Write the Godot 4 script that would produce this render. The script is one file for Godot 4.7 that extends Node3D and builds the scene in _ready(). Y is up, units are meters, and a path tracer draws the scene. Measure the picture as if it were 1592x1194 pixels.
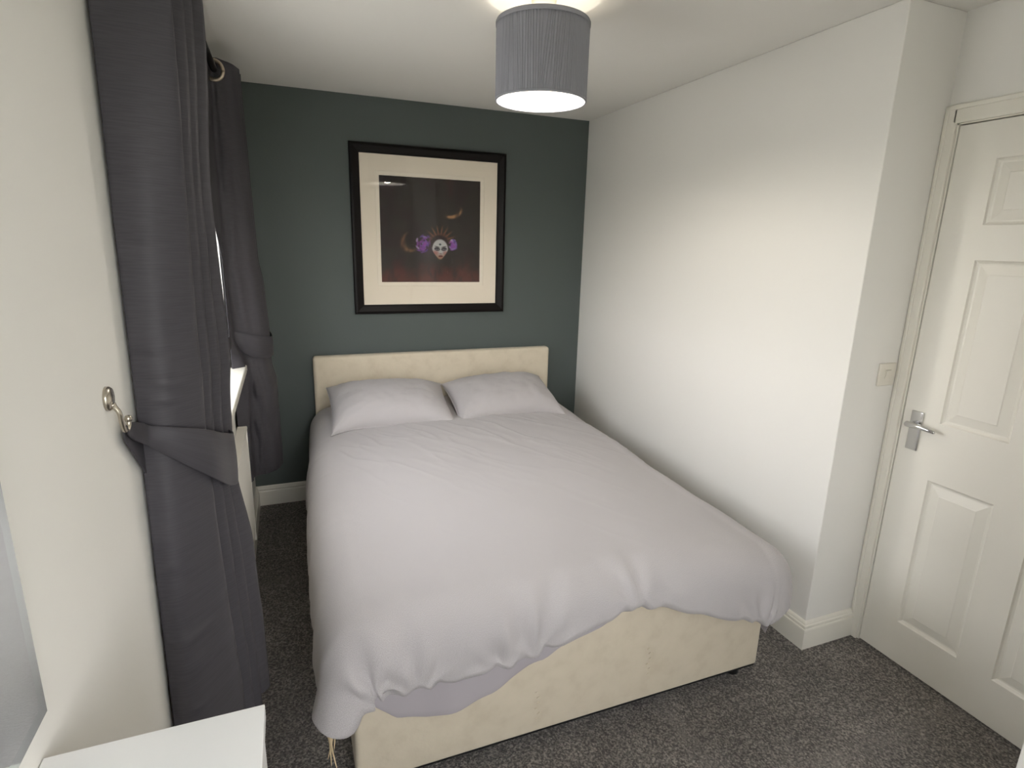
extends Node3D
# A small double bedroom seen from its front left corner.
# x runs from the window wall to the white wall, z from the green head wall to the camera.

const WL := -2.114      # window wall
const WR := 0.0         # white wall beside the bed
const H := 2.339        # ceiling
const NOOK := 2.06      # where the white wall turns into the door nook
const DOORX := 0.27     # plane of the door wall
const FRONT := 4.15     # wall behind the camera

var M := {}
var used := {}

# ---------------------------------------------------------------- helpers
func numbered(called: String) -> String:
	var n: int = used.get(called, 0)
	used[called] = n + 1
	return called if n == 0 else "%s_%03d" % [called, n]

func tag(o: Node, label: String, category: String, group := "", kind := "") -> Node:
	o.set_meta("label", label)
	o.set_meta("category", category)
	if group != "":
		o.set_meta("group", group)
	if kind != "":
		o.set_meta("kind", kind)
	return o

func thing(called: String, at: Vector3, label: String, category: String, group := "", kind := "") -> Node3D:
	var o := Node3D.new()
	o.name = numbered(called)
	o.position = at
	add_child(o, true)
	tag(o, label, category, group, kind)
	return o

# commits a SurfaceTool (world coordinates) as one mesh under parent
func obj(called: String, st: SurfaceTool, mat: Material, parent: Node3D = self) -> MeshInstance3D:
	var mi := MeshInstance3D.new()
	mi.name = numbered(called) if parent == self else called
	mi.mesh = st.commit()
	mi.material_override = mat
	mi.cast_shadow = GeometryInstance3D.SHADOW_CASTING_SETTING_ON
	parent.add_child(mi, true)
	var off := Vector3.ZERO
	var p: Node = parent
	while p != self:
		off += (p as Node3D).position
		p = p.get_parent()
	mi.position = -off
	return mi

func begin() -> SurfaceTool:
	var st := SurfaceTool.new()
	st.begin(Mesh.PRIMITIVE_TRIANGLES)
	st.set_smooth_group(-1)
	return st

func done(st: SurfaceTool) -> SurfaceTool:
	st.generate_normals()
	return st

# quad a b c d, clockwise seen from outside
func quad(st: SurfaceTool, a: Vector3, b: Vector3, c: Vector3, d: Vector3) -> void:
	for v in [a, b, c, a, c, d]:
		st.add_vertex(v)

# box from lo to hi with chamfered edges
func bx(st: SurfaceTool, lo: Vector3, hi: Vector3, ch := 0.0) -> void:
	if ch <= 0.0:
		var p := func(i: int) -> Vector3:
			return Vector3(hi.x if i & 1 else lo.x, hi.y if i & 2 else lo.y, hi.z if i & 4 else lo.z)
		for f in [[0, 2, 3, 1], [4, 5, 7, 6], [0, 4, 6, 2], [1, 3, 7, 5], [0, 1, 5, 4], [2, 6, 7, 3]]:
			quad(st, p.call(f[0]), p.call(f[1]), p.call(f[2]), p.call(f[3]))
		return
	rbox(st, lo, hi, ch, 2)

# box with rounded edges: a cube sphere pulled apart
func rbox(st: SurfaceTool, lo: Vector3, hi: Vector3, r: float, n := 4) -> void:
	var c := (lo + hi) * 0.5
	var inner := (hi - lo) * 0.5 - Vector3.ONE * r
	st.set_smooth_group(0)
	var steps := []
	for i in range(n + 1):
		steps.append(tan((float(i) / n - 1.0) * PI / 4.0))
	for i in range(n + 1):
		steps.append(tan(float(i) / n * PI / 4.0))
	var sg := []
	for i in range(n + 1):
		sg.append(-1.0)
	for i in range(n + 1):
		sg.append(1.0)
	for ax in 3:
		for s in [-1.0, 1.0]:
			var at := func(i: int, j: int) -> Vector3:
				var d := Vector3.ZERO
				var q := Vector3.ZERO
				d[ax] = s
				q[ax] = s
				var u := (ax + 1) % 3
				var w := (ax + 2) % 3
				d[u] = steps[i]
				d[w] = steps[j]
				q[u] = sg[i]
				q[w] = sg[j]
				return c + q * inner + d.normalized() * r
			for i in range(2 * n + 1):
				for j in range(2 * n + 1):
					var a: Vector3 = at.call(i, j)
					var b: Vector3 = at.call(i + 1, j)
					var e: Vector3 = at.call(i + 1, j + 1)
					var f: Vector3 = at.call(i, j + 1)
					if s > 0:
						quad(st, a, f, e, b)
					else:
						quad(st, a, b, e, f)
	st.set_smooth_group(-1)

func box(lo: Vector3, hi: Vector3, ch := 0.0) -> SurfaceTool:
	var st := begin()
	bx(st, lo, hi, ch)
	return done(st)

# a grid of points (rows of equal length) as a smooth sheet with UVs
func grid(st: SurfaceTool, rows: Array, flip := false, uv0 := Vector2.ZERO, uv1 := Vector2.ONE) -> void:
	st.set_smooth_group(0)
	var nr := rows.size()
	var nc: int = rows[0].size()
	for i in nr - 1:
		var ra: PackedVector3Array = rows[i]
		var rb: PackedVector3Array = rows[i + 1]
		for j in nc - 1:
			var ids := [[0, 0], [0, 1], [1, 1], [0, 0], [1, 1], [1, 0]]
			if flip:
				ids = [[0, 0], [1, 1], [0, 1], [0, 0], [1, 0], [1, 1]]
			for k in ids:
				var ii: int = i + k[0]
				var jj: int = j + k[1]
				st.set_uv(Vector2(lerpf(uv0.x, uv1.x, float(jj) / (nc - 1)), lerpf(uv0.y, uv1.y, float(ii) / (nr - 1))))
				st.add_vertex(ra[jj] if k[0] == 0 else rb[jj])
	st.set_smooth_group(-1)

func normals_of(rows: Array, w := 1) -> Array:
	var out := []
	var nr := rows.size()
	var nc: int = rows[0].size()
	for i in nr:
		var line := PackedVector3Array()
		line.resize(nc)
		var up: PackedVector3Array = rows[maxi(i - w, 0)]
		var dn: PackedVector3Array = rows[mini(i + w, nr - 1)]
		var me: PackedVector3Array = rows[i]
		for j in nc:
			var n := (dn[j] - up[j]).cross(me[mini(j + w, nc - 1)] - me[maxi(j - w, 0)])
			line[j] = n.normalized() if n.length() > 1e-12 else Vector3.UP
		out.append(line)
	return out

# cloth: the sheet rows, thick by t on the side away from its normals, with a rounded rim all round
func shell(st: SurfaceTool, rows: Array, t: float, uv1 := Vector2.ONE, flip := false, w := 1) -> void:
	var nn := normals_of(rows, w)
	var nr := rows.size()
	var nc: int = rows[0].size()
	var sgn := -1.0 if flip else 1.0
	var full := []
	var ext := func(i: int, j: int, f: float, g: float) -> Vector3:
		var ic := clampi(i, 0, nr - 1)
		var jc := clampi(j, 0, nc - 1)
		var p: Vector3 = rows[ic][jc]
		var n: Vector3 = nn[ic][jc] * sgn
		var o := Vector3.ZERO
		if i < 0:
			o += (rows[0][jc] - rows[1][jc]).normalized()
		elif i >= nr:
			o += (rows[nr - 1][jc] - rows[nr - 2][jc]).normalized()
		if j < 0:
			o += (rows[ic][0] - rows[ic][1]).normalized()
		elif j >= nc:
			o += (rows[ic][nc - 1] - rows[ic][nc - 2]).normalized()
		if o.length() > 0.001:
			o = o.normalized()
		return p + o * f - n * g
	var rim := [[0.35 * t, 0.15 * t], [0.5 * t, 0.5 * t], [0.35 * t, 0.85 * t]]
	grid(st, rows, flip, Vector2.ZERO, uv1)
	var inner := []
	for i in nr:
		var l := PackedVector3Array()
		l.resize(nc)
		for j in nc:
			l[j] = rows[i][j] - nn[i][j] * sgn * t
		inner.append(l)
	grid(st, inner, not flip, Vector2.ZERO, uv1)
	# rim strips along the perimeter
	var loop := []
	for j in nc:
		loop.append([0, j, -1, j])
	for i in nr:
		loop.append([i, nc - 1, i, nc])
	for j in nc:
		loop.append([nr - 1, nc - 1 - j, nr, nc - 1 - j])
	for i in nr:
		loop.append([nr - 1 - i, 0, nr - 1 - i, -1])
	loop.append(loop[0])
	var strips := [PackedVector3Array(), PackedVector3Array(), PackedVector3Array(), PackedVector3Array(), PackedVector3Array()]
	for q in loop:
		strips[0].append(rows[q[0]][q[1]])
		for k in 3:
			strips[k + 1].append(ext.call(q[2], q[3], rim[k][0], rim[k][1]))
		strips[4].append(inner[q[0]][q[1]])
	grid(st, strips, not flip, Vector2.ZERO, Vector2(uv1.x, 0.02))

# surface of revolution about the vertical through c: profile is [radius, y]
func lathe(st: SurfaceTool, c: Vector3, prof: Array, n := 32) -> void:
	var rows := []
	for p in prof:
		var l := PackedVector3Array()
		for k in n + 1:
			var a := TAU * k / n
			l.append(c + Vector3(cos(a) * p[0], p[1], sin(a) * p[0]))
		rows.append(l)
	grid(st, rows)

# round bar along a polyline, radius per point
func tube(st: SurfaceTool, pts: Array, rad: Array, n := 12) -> void:
	var rows := []
	var side := Vector3.ZERO
	for i in pts.size():
		var d: Vector3 = (pts[mini(i + 1, pts.size() - 1)] - pts[maxi(i - 1, 0)]).normalized()
		if side == Vector3.ZERO:
			side = d.cross(Vector3.UP if absf(d.y) < 0.9 else Vector3.RIGHT).normalized()
		side = (side - d * side.dot(d)).normalized()
		var up := d.cross(side)
		var l := PackedVector3Array()
		for k in n + 1:
			var a := TAU * k / n
			l.append(pts[i] + (side * cos(a) + up * sin(a)) * rad[mini(i, rad.size() - 1)])
		rows.append(l)
	var capa := PackedVector3Array()
	var capb := PackedVector3Array()
	for k in n + 1:
		capa.append(pts[0])
		capb.append(pts[pts.size() - 1])
	grid(st, [capa, rows[0]], true)
	grid(st, rows, true)
	grid(st, [rows[rows.size() - 1], capb], true)

# smooth curve through points, n samples a span
func spline(p: Array, n: int) -> Array:
	var out := []
	for i in p.size() - 1:
		var a = p[maxi(i - 1, 0)]
		var b = p[i]
		var c = p[i + 1]
		var d = p[mini(i + 2, p.size() - 1)]
		for k in n:
			var t := float(k) / n
			out.append(0.5 * ((2.0 * b) + (c - a) * t + (2.0 * a - 5.0 * b + 4.0 * c - d) * t * t + (3.0 * b - a - 3.0 * c + d) * t * t * t))
	out.append(p[p.size() - 1])
	return out

# value at y of a table that runs downwards in y
func look(ys: Array, vs: Array, y: float) -> float:
	if y >= ys[0]:
		return vs[0]
	for i in ys.size() - 1:
		if y >= ys[i + 1]:
			var t: float = (ys[i] - y) / (ys[i] - ys[i + 1])
			t = t * t * (3.0 - 2.0 * t) * 0.5 + t * 0.5
			return lerpf(vs[i], vs[i + 1], t)
	return vs[vs.size() - 1]

# ---------------------------------------------------------------- materials
func noise_tex(freq: float, cols: Array, offs: Array, size := 512, seed_ := 1, kind := FastNoiseLite.TYPE_SIMPLEX_SMOOTH, octaves := 4) -> NoiseTexture2D:
	var n := FastNoiseLite.new()
	n.seed = seed_
	n.noise_type = kind
	n.frequency = freq
	n.fractal_octaves = octaves
	var t := NoiseTexture2D.new()
	t.width = size
	t.height = size
	t.seamless = true
	t.noise = n
	var g := Gradient.new()
	g.offsets = PackedFloat32Array(offs)
	g.colors = PackedColorArray(cols)
	t.color_ramp = g
	return t

func bump_tex(freq: float, strength: float, size := 512, seed_ := 1, octaves := 4) -> NoiseTexture2D:
	var n := FastNoiseLite.new()
	n.seed = seed_
	n.noise_type = FastNoiseLite.TYPE_SIMPLEX_SMOOTH
	n.frequency = freq
	n.fractal_octaves = octaves
	var t := NoiseTexture2D.new()
	t.width = size
	t.height = size
	t.seamless = true
	t.noise = n
	t.as_normal_map = true
	t.bump_strength = strength
	return t

func mat(c: Color, rough := 0.6, metal := 0.0) -> StandardMaterial3D:
	var m := StandardMaterial3D.new()
	m.albedo_color = c
	m.roughness = rough
	m.metallic = metal
	return m

func tri(m: StandardMaterial3D, scale: float) -> StandardMaterial3D:
	m.uv1_triplanar = true
	m.uv1_world_triplanar = true
	m.uv1_scale = Vector3.ONE * scale
	return m

func g(v: float) -> Color:
	return Color(v, v, v)

func materials() -> void:
	var wall := mat(Color(0.895, 0.885, 0.865), 0.75)
	wall.normal_enabled = true
	wall.normal_texture = bump_tex(0.02, 1.2, 512, 3)
	wall.normal_scale = 0.12
	wall.albedo_color = Color(0.90, 0.89, 0.865)
	M.wall = tri(wall, 3.0)
	M.ceiling = mat(Color(0.91, 0.90, 0.875), 0.9)
	var green := mat(Color(0.305, 0.335, 0.325), 0.62)
	green.normal_enabled = true
	green.normal_texture = bump_tex(0.04, 2.0, 512, 4)
	green.normal_scale = 0.2
	M.green = tri(green, 3.0)
	M.gloss = mat(Color(0.9, 0.885, 0.84), 0.32)
	M.door = mat(Color(0.895, 0.88, 0.84), 0.38)
	# carpet: flecked cut pile
	var carpet := mat(g(1.0), 0.98)
	carpet.albedo_texture = noise_tex(0.35, [Color(0.37, 0.355, 0.345), Color(0.485, 0.467, 0.45), Color(0.545, 0.525, 0.50), Color(0.70, 0.67, 0.635)], [0.25, 0.45, 0.58, 0.8], 1024, 11, FastNoiseLite.TYPE_VALUE, 2)
	carpet.detail_enabled = true
	carpet.detail_blend_mode = BaseMaterial3D.BLEND_MODE_MUL
	carpet.detail_albedo = noise_tex(0.006, [g(0.88), g(0.95), g(1.0)], [0.1, 0.5, 0.9], 512, 12)
	carpet.normal_enabled = true
	carpet.normal_texture = bump_tex(0.35, 6.0, 1024, 11, 2)
	carpet.normal_scale = 1.0
	M.carpet = tri(carpet, 0.62)
	# fabrics
	var cur := mat(g(1.0), 0.5)
	cur.albedo_texture = noise_tex(0.03, [Color(0.258, 0.250, 0.264), Color(0.268, 0.260, 0.274), Color(0.278, 0.270, 0.284)], [0.3, 0.5, 0.7], 512, 21)
	cur.uv1_scale = Vector3(0.5, 40.0, 1.0)
	cur.metallic_specular = 0.3
	M.curtain = cur
	M.lining = mat(Color(0.72, 0.69, 0.65), 0.9)
	var duv := mat(g(1.0), 0.95)
	duv.albedo_texture = noise_tex(0.16, [Color(0.61, 0.592, 0.588), Color(0.70, 0.682, 0.680), Color(0.77, 0.752, 0.750)], [0.3, 0.5, 0.7], 1024, 31, FastNoiseLite.TYPE_SIMPLEX, 2)
	duv.rim_enabled = true
	duv.rim = 0.3
	duv.rim_tint = 0.6
	duv.normal_enabled = true
	duv.normal_texture = bump_tex(0.16, 4.0, 1024, 31, 2)
	duv.normal_scale = 0.3
	M.duvet = tri(duv, 3.0)
	var flapm := mat(Color(0.71, 0.69, 0.70), 0.9)
	flapm.albedo_color = Color(0.665, 0.64, 0.65)
	M.flap = flapm
	var suede := mat(g(1.0), 0.9)
	suede.albedo_texture = noise_tex(0.012, [Color(0.785, 0.737, 0.65), Color(0.81, 0.765, 0.68), Color(0.82, 0.775, 0.69)], [0.1, 0.5, 0.9], 512, 41, FastNoiseLite.TYPE_SIMPLEX_SMOOTH, 5)
	suede.rim_enabled = true
	suede.rim = 0.4
	suede.rim_tint = 0.7
	suede.normal_enabled = true
	suede.normal_texture = bump_tex(0.03, 3.0, 512, 42)
	suede.normal_scale = 0.25
	M.suede = tri(suede, 1.6)
	M.mattress = mat(Color(0.86, 0.85, 0.83), 0.9)
	M.black = mat(g(0.06), 0.55)
	M.pole = mat(g(0.10), 0.4, 0.2)
	M.eyelet = mat(Color(0.80, 0.74, 0.66), 0.3, 0.85)
	M.chrome = mat(g(0.82), 0.16, 1.0)
	M.nickel = mat(Color(0.76, 0.73, 0.68), 0.25, 1.0)
	M.white_plastic = mat(Color(0.87, 0.85, 0.80), 0.35)
	M.upvc = mat(g(0.92), 0.3)
	M.radiator = mat(Color(0.90, 0.885, 0.85), 0.35)
	M.cabinet = mat(g(0.975), 0.22)
	M.frame = mat(Color(0.055, 0.035, 0.03), 0.42)
	M.frame.metallic_specular = 0.3
	M.mount = mat(Color(0.93, 0.885, 0.81), 0.9)
	M.mount_core = mat(Color(0.94, 0.90, 0.83), 0.9)
	M.backing = mat(Color(0.4, 0.33, 0.25), 0.9)
	var gl := mat(Color(0.1, 0.11, 0.105, 0.02), 0.0)
	gl.transparency = BaseMaterial3D.TRANSPARENCY_ALPHA
	gl.metallic_specular = 0.32
	M.glass = gl
	M.mirror = mat(Color(0.86, 0.88, 0.87), 0.03, 1.0)
	M.mirror_bevel = mat(Color(0.90, 0.93, 0.92), 0.12, 1.0)
	M.green_glass = mat(Color(0.20, 0.42, 0.33), 0.1)
	var shade := mat(Color(0.545, 0.545, 0.57), 0.8)
	M.shade = shade
	M.shade_lining = mat(Color(0.70, 0.69, 0.67), 0.7)
	M.cord = mat(Color(0.9, 0.87, 0.78), 0.5)
	M.tan = mat(Color(0.80, 0.72, 0.58), 0.95)
	var bulb := mat(Color(1, 0.98, 0.94), 0.4)
	bulb.emission_enabled = true
	bulb.emission = Color(1.0, 0.93, 0.82)
	bulb.emission_energy_multiplier = 6.0
	M.bulb = bulb
	M.ground = tri(mat(Color(0.66, 0.65, 0.62), 0.95), 1.0)

# ---------------------------------------------------------------- setting
func setting() -> void:
	var T := 0.28
	tag(obj("floor", box(Vector3(WL - T, -0.15, -0.2), Vector3(1.2, 0.0, FRONT + 0.2)), M.carpet), "dark grey flecked carpet covering the whole bedroom floor", "floor", "", "structure")
	tag(obj("ceiling", box(Vector3(WL - T, H, -0.2), Vector3(1.2, H + 0.15, FRONT + 0.2)), M.ceiling), "plain off-white flat ceiling above the bed", "ceiling", "", "structure")
	tag(obj("wall_head", box(Vector3(WL - T, 0, -0.2), Vector3(0.25, H, 0)), M.green), "dark grey-green painted wall behind the headboard", "wall", "", "structure")
	tag(obj("wall_right", box(Vector3(WR, 0, 0.0), Vector3(DOORX + 0.2, H, NOOK), 0.004), M.wall), "long white wall beside the bed, ending at the door nook", "wall", "", "structure")
	# door wall round the opening
	var w := begin()
	bx(w, Vector3(DOORX, 2.0, NOOK), Vector3(DOORX + 0.14, H, 3.0))
	bx(w, Vector3(DOORX, 0, NOOK - 0.1), Vector3(DOORX + 0.14, 2.0, NOOK + 0.035))
	bx(w, Vector3(DOORX, 0, 2.885), Vector3(DOORX + 0.14, 2.0, 3.0))
	tag(obj("wall_entry", done(w), M.wall), "white wall around and above the panelled door", "wall", "", "structure")
	tag(obj("wall_hall", box(Vector3(DOORX + 0.5, 0, 1.6), Vector3(DOORX + 0.6, H, 3.3)), M.wall), "wall of the hall behind the closed door", "wall", "", "structure")
	tag(obj("wall_side", box(Vector3(-0.3, 0, 2.895), Vector3(DOORX + 0.6, H, FRONT), 0.004), M.wall), "white wall corner at the far right edge, nearest the camera", "wall", "", "structure")
	var fr := begin()
	bx(fr, Vector3(WL - T, 0, FRONT), Vector3(DOORX + 0.6, 0.7, FRONT + 0.25))
	bx(fr, Vector3(WL - T, 2.2, FRONT), Vector3(DOORX + 0.6, H, FRONT + 0.25))
	bx(fr, Vector3(WL - T, 0.7, FRONT), Vector3(-2.05, 2.2, FRONT + 0.25))
	bx(fr, Vector3(-0.95, 0.7, FRONT), Vector3(DOORX + 0.6, 2.2, FRONT + 0.25))
	tag(obj("wall_front", done(fr), M.wall), "white wall with a second window, behind the camera", "wall", "", "structure")
	var win2 := thing("window_2", Vector3(-1.5, 0.95, FRONT + 0.15), "white framed window behind the camera", "window", "", "structure")
	var wf := begin()
	for q in [[-2.05, 0.7, -0.95, 0.76], [-2.05, 2.14, -0.95, 2.2], [-2.05, 0.7, -1.99, 2.2], [-1.01, 0.7, -0.95, 2.2]]:
		bx(wf, Vector3(q[0], q[1], FRONT + 0.14), Vector3(q[2], q[3], FRONT + 0.2), 0.006)
	obj("window_frame", done(wf), M.upvc, win2)
	obj("pane", box(Vector3(-2.0, 0.75, FRONT + 0.167), Vector3(-1.0, 2.15, FRONT + 0.173)), M.glass, win2)
	# window wall with its opening
	var a := 0.78
	var b := 2.16
	var lo := 0.985
	var hi := 1.92
	w = begin()
	bx(w, Vector3(WL - T, 0, 0), Vector3(WL, lo, FRONT))
	bx(w, Vector3(WL - T, hi, 0), Vector3(WL, H, FRONT))
	bx(w, Vector3(WL - T, lo, 0), Vector3(WL, hi, a))
	bx(w, Vector3(WL - T, lo, b), Vector3(WL, hi, FRONT))
	tag(obj("wall_left", done(w), M.wall), "white window wall along the left side of the room", "wall", "", "structure")
	# window: frame, mullion, panes
	var win := thing("window_1", Vector3(WL - 0.2, lo, (a + b) / 2), "white framed window between the two grey curtains, mostly hidden", "window", "", "structure")
	var x0 := WL - 0.23
	var x1 := WL - 0.16
	var f := begin()
	bx(f, Vector3(x0, lo, a), Vector3(x1, lo + 0.06, b), 0.006)
	bx(f, Vector3(x0, hi - 0.06, a), Vector3(x1, hi, b), 0.006)
	bx(f, Vector3(x0, lo, a), Vector3(x1, hi, a + 0.06), 0.006)
	bx(f, Vector3(x0, lo, b - 0.06), Vector3(x1, hi, b), 0.006)
	obj("window_frame", done(f), M.upvc, win)
	var mid := (a + b) / 2
	obj("mullion", box(Vector3(x0, lo + 0.05, mid - 0.035), Vector3(x1, hi - 0.05, mid + 0.035), 0.006), M.upvc, win)
	obj("pane", box(Vector3(x0 + 0.03, lo + 0.05, a + 0.05), Vector3(x0 + 0.036, hi - 0.05, mid - 0.03)), M.glass, win)
	obj("pane", box(Vector3(x0 + 0.03, lo + 0.05, mid + 0.03), Vector3(x0 + 0.036, hi - 0.05, b - 0.05)), M.glass, win)
	tag(obj("window_sill", box(Vector3(WL - 0.17, lo - 0.005, a - 0.06), Vector3(-2.052, lo + 0.025, b + 0.05), 0.006), M.gloss), "white glossy sill under the window, above the radiator", "window sill", "", "structure")
	tag(obj("ground", box(Vector3(-40, -3.2, -30), Vector3(WL - T - 0.02, -3.0, 30)), M.ground), "ground outside below the window", "ground", "", "structure")
	# skirting boards
	skirting("baseboard_head", [Vector3(WL, 0, 0), Vector3(WR, 0, 0)], "white skirting board along the foot of the green wall")
	skirting("baseboard_right", [Vector3(WR, 0, 0.02), Vector3(WR, 0, NOOK), Vector3(DOORX - 0.012, 0, NOOK)], "white moulded skirting board turning the corner from bed wall to door")
	skirting("baseboard_left", [Vector3(WL, 0, FRONT), Vector3(WL, 0, 0.0)], "white skirting board along the window wall under the radiator")
	# architrave
	var t := begin()
	var ax := DOORX - 0.014
	for q in [[Vector3(ax, 0, NOOK + 0.006), Vector3(DOORX, 2.045, NOOK + 0.04)], [Vector3(ax - 0.004, 0, NOOK + 0.001), Vector3(DOORX, 2.05, NOOK + 0.014)], [Vector3(ax, 1.992, NOOK + 0.03), Vector3(DOORX, 2.04, 2.88)], [Vector3(ax - 0.004, 2.035, NOOK + 0.005), Vector3(DOORX, 2.05, 2.885)], [Vector3(ax, 0, 2.872), Vector3(DOORX, 2.045, 2.893)]]:
		bx(t, q[0], q[1], 0.003)
	# lining of the opening, behind the leaf
	bx(t, Vector3(DOORX - 0.002, 0, NOOK + 0.034), Vector3(DOORX + 0.13, 2.0, NOOK + 0.045))
	bx(t, Vector3(DOORX - 0.002, 1.988, NOOK + 0.034), Vector3(DOORX + 0.13, 2.001, 2.885))
	bx(t, Vector3(DOORX - 0.002, 0, 2.872), Vector3(DOORX + 0.13, 2.0, 2.886))
	tag(obj("trim_1", done(t), M.gloss), "white architrave framing the panelled door", "door frame", "", "structure")
	door()

# moulded skirting swept along the foot of the walls; room lies to the right of the path seen from above... see sgn
func skirting(called: String, path: Array, label: String) -> void:
	var prof := [[0.0, 0.018], [0.086, 0.018], [0.090, 0.0165], [0.0905, 0.0125], [0.095, 0.0125], [0.099, 0.0145], [0.104, 0.0145], [0.107, 0.010], [0.112, 0.009], [0.117, 0.006], [0.120, 0.002], [0.120, 0.0]]
	var st := begin()
	var rows := []
	for i in path.size():
		var din: Vector3 = (path[i] - path[maxi(i - 1, 0)]).normalized() if i > 0 else (path[1] - path[0]).normalized()
		var dout: Vector3 = (path[mini(i + 1, path.size() - 1)] - path[i]).normalized() if i < path.size() - 1 else din
		var n1 := Vector3(-din.z, 0, din.x)
		var n2 := Vector3(-dout.z, 0, dout.x)
		var n := (n1 + n2).normalized()
		n = n / maxf(n.dot(n1), 0.3)
		var l := PackedVector3Array()
		for p in prof:
			l.append(path[i] + n * p[1] + Vector3.UP * p[0])
		rows.append(l)
	for i in path.size() - 1:
		for j in prof.size() - 1:
			quad(st, rows[i][j], rows[i][j + 1], rows[i + 1][j + 1], rows[i + 1][j])
	for e in [0, path.size() - 1]:
		for j in prof.size() - 1:
			var pa := Vector3(path[e].x, prof[j][0], path[e].z)
			var pb := Vector3(path[e].x, prof[j + 1][0], path[e].z)
			quad(st, pa, pb, rows[e][j + 1], rows[e][j])
	tag(obj(called, done(st), M.gloss), label, "skirting board", "", "structure")

# rectangular rings of a raised and fielded panel on the plane x = X, facing -x
func fielded(z0: float, z1: float, y0: float, y1: float, X: float) -> SurfaceTool:
	var st := begin()
	var rings := [[0.0, 0.0], [0.004, 0.006], [0.010, 0.010], [0.015, 0.0105], [0.044, 0.004], [0.047, 0.0025]]
	var prev := []
	for r in rings:
		var i: float = r[0]
		var x: float = X + r[1]
		var c := [Vector3(x, y0 + i, z0 + i), Vector3(x, y1 - i, z0 + i), Vector3(x, y1 - i, z1 - i), Vector3(x, y0 + i, z1 - i)]
		if prev:
			for k in 4:
				quad(st, prev[k], c[k], c[(k + 1) % 4], prev[(k + 1) % 4])
		prev = c
	quad(st, prev[3], prev[2], prev[1], prev[0])
	return done(st)

func door() -> void:
	var z0 := 2.108
	var z1 := 2.870
	var d := thing("door_1", Vector3(DOORX, 0, z0), "white six-panel door with a chrome lever handle", "door", "", "structure")
	var zs := [[2.238, 2.452], [2.562, 2.745]]
	var ys := [[0.175, 0.766], [0.98, 1.55], [1.662, 1.868]]
	var X := DOORX + 0.001
	var st := begin()
	var X1 := X + 0.038
	for q in [[z0, zs[0][0]], [zs[0][1], zs[1][0]], [zs[1][1], z1]]:
		bx(st, Vector3(X, 0.007, q[0]), Vector3(X1, 1.984, q[1]))
	for q in [[0.007, ys[0][0]], [ys[0][1], ys[1][0]], [ys[1][1], ys[2][0]], [ys[2][1], 1.984]]:
		for s in zs:
			bx(st, Vector3(X, q[0], s[0]), Vector3(X1, q[1], s[1]))
	obj("door_leaf", done(st), M.door, d)
	for s in zs:
		for y in ys:
			obj("panel", fielded(s[0], s[1], y[0], y[1], X), M.door, d)
	# handle: bevelled backplate, neck and lever
	var h := begin()
	bx(h, Vector3(X - 0.007, 0.858, 2.139), Vector3(X, 1.006, 2.182), 0.003)
	var hp := obj("handle_plate", done(h), M.chrome, d)
	hp.set_meta("label", "chrome lever handle plate")
	h = begin()
	tube(h, [Vector3(X - 0.004, 0.957, 2.158), Vector3(X - 0.028, 0.957, 2.158)], [0.012, 0.010], 16)
	tube(h, spline([Vector3(X - 0.030, 0.957, 2.144), Vector3(X - 0.036, 0.958, 2.158), Vector3(X - 0.040, 0.960, 2.19), Vector3(X - 0.038, 0.957, 2.225), Vector3(X - 0.034, 0.953, 2.248)], 5), [0.008, 0.010, 0.011, 0.011, 0.011, 0.0105, 0.0105, 0.010, 0.010, 0.0095, 0.009, 0.009, 0.0085, 0.0085, 0.008, 0.008, 0.0075, 0.007, 0.0065, 0.006, 0.004], 14)
	obj("lever", done(h), M.chrome, d)
	# light switch on the nook wall
	var sw := thing("light_switch", Vector3(0.198, 1.085, NOOK), "small square white light switch on the wall beside the door", "light switch")
	obj("switch_plate", box(Vector3(0.155, 1.085, NOOK), Vector3(0.241, 1.171, NOOK + 0.009), 0.004), M.white_plastic, sw)
	var rk := begin()
	var za := NOOK + 0.009
	for v in [[0.186, 1.110, 0.210, 1.146]]:
		var zt := za + 0.006
		quad(rk, Vector3(v[0], v[1], za), Vector3(v[0], v[3], zt), Vector3(v[2], v[3], zt), Vector3(v[2], v[1], za))
		quad(rk, Vector3(v[0], v[3], zt), Vector3(v[0], v[3], za), Vector3(v[2], v[3], za), Vector3(v[2], v[3], zt))
		quad(rk, Vector3(v[0], v[1], za), Vector3(v[0], v[3], za), Vector3(v[0], v[3], zt), Vector3(v[0], v[1], za))
		quad(rk, Vector3(v[2], v[1], za), Vector3(v[2], v[3], zt), Vector3(v[2], v[3], za), Vector3(v[2], v[1], za))
	obj("rocker", done(rk), M.white_plastic, sw)

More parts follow.
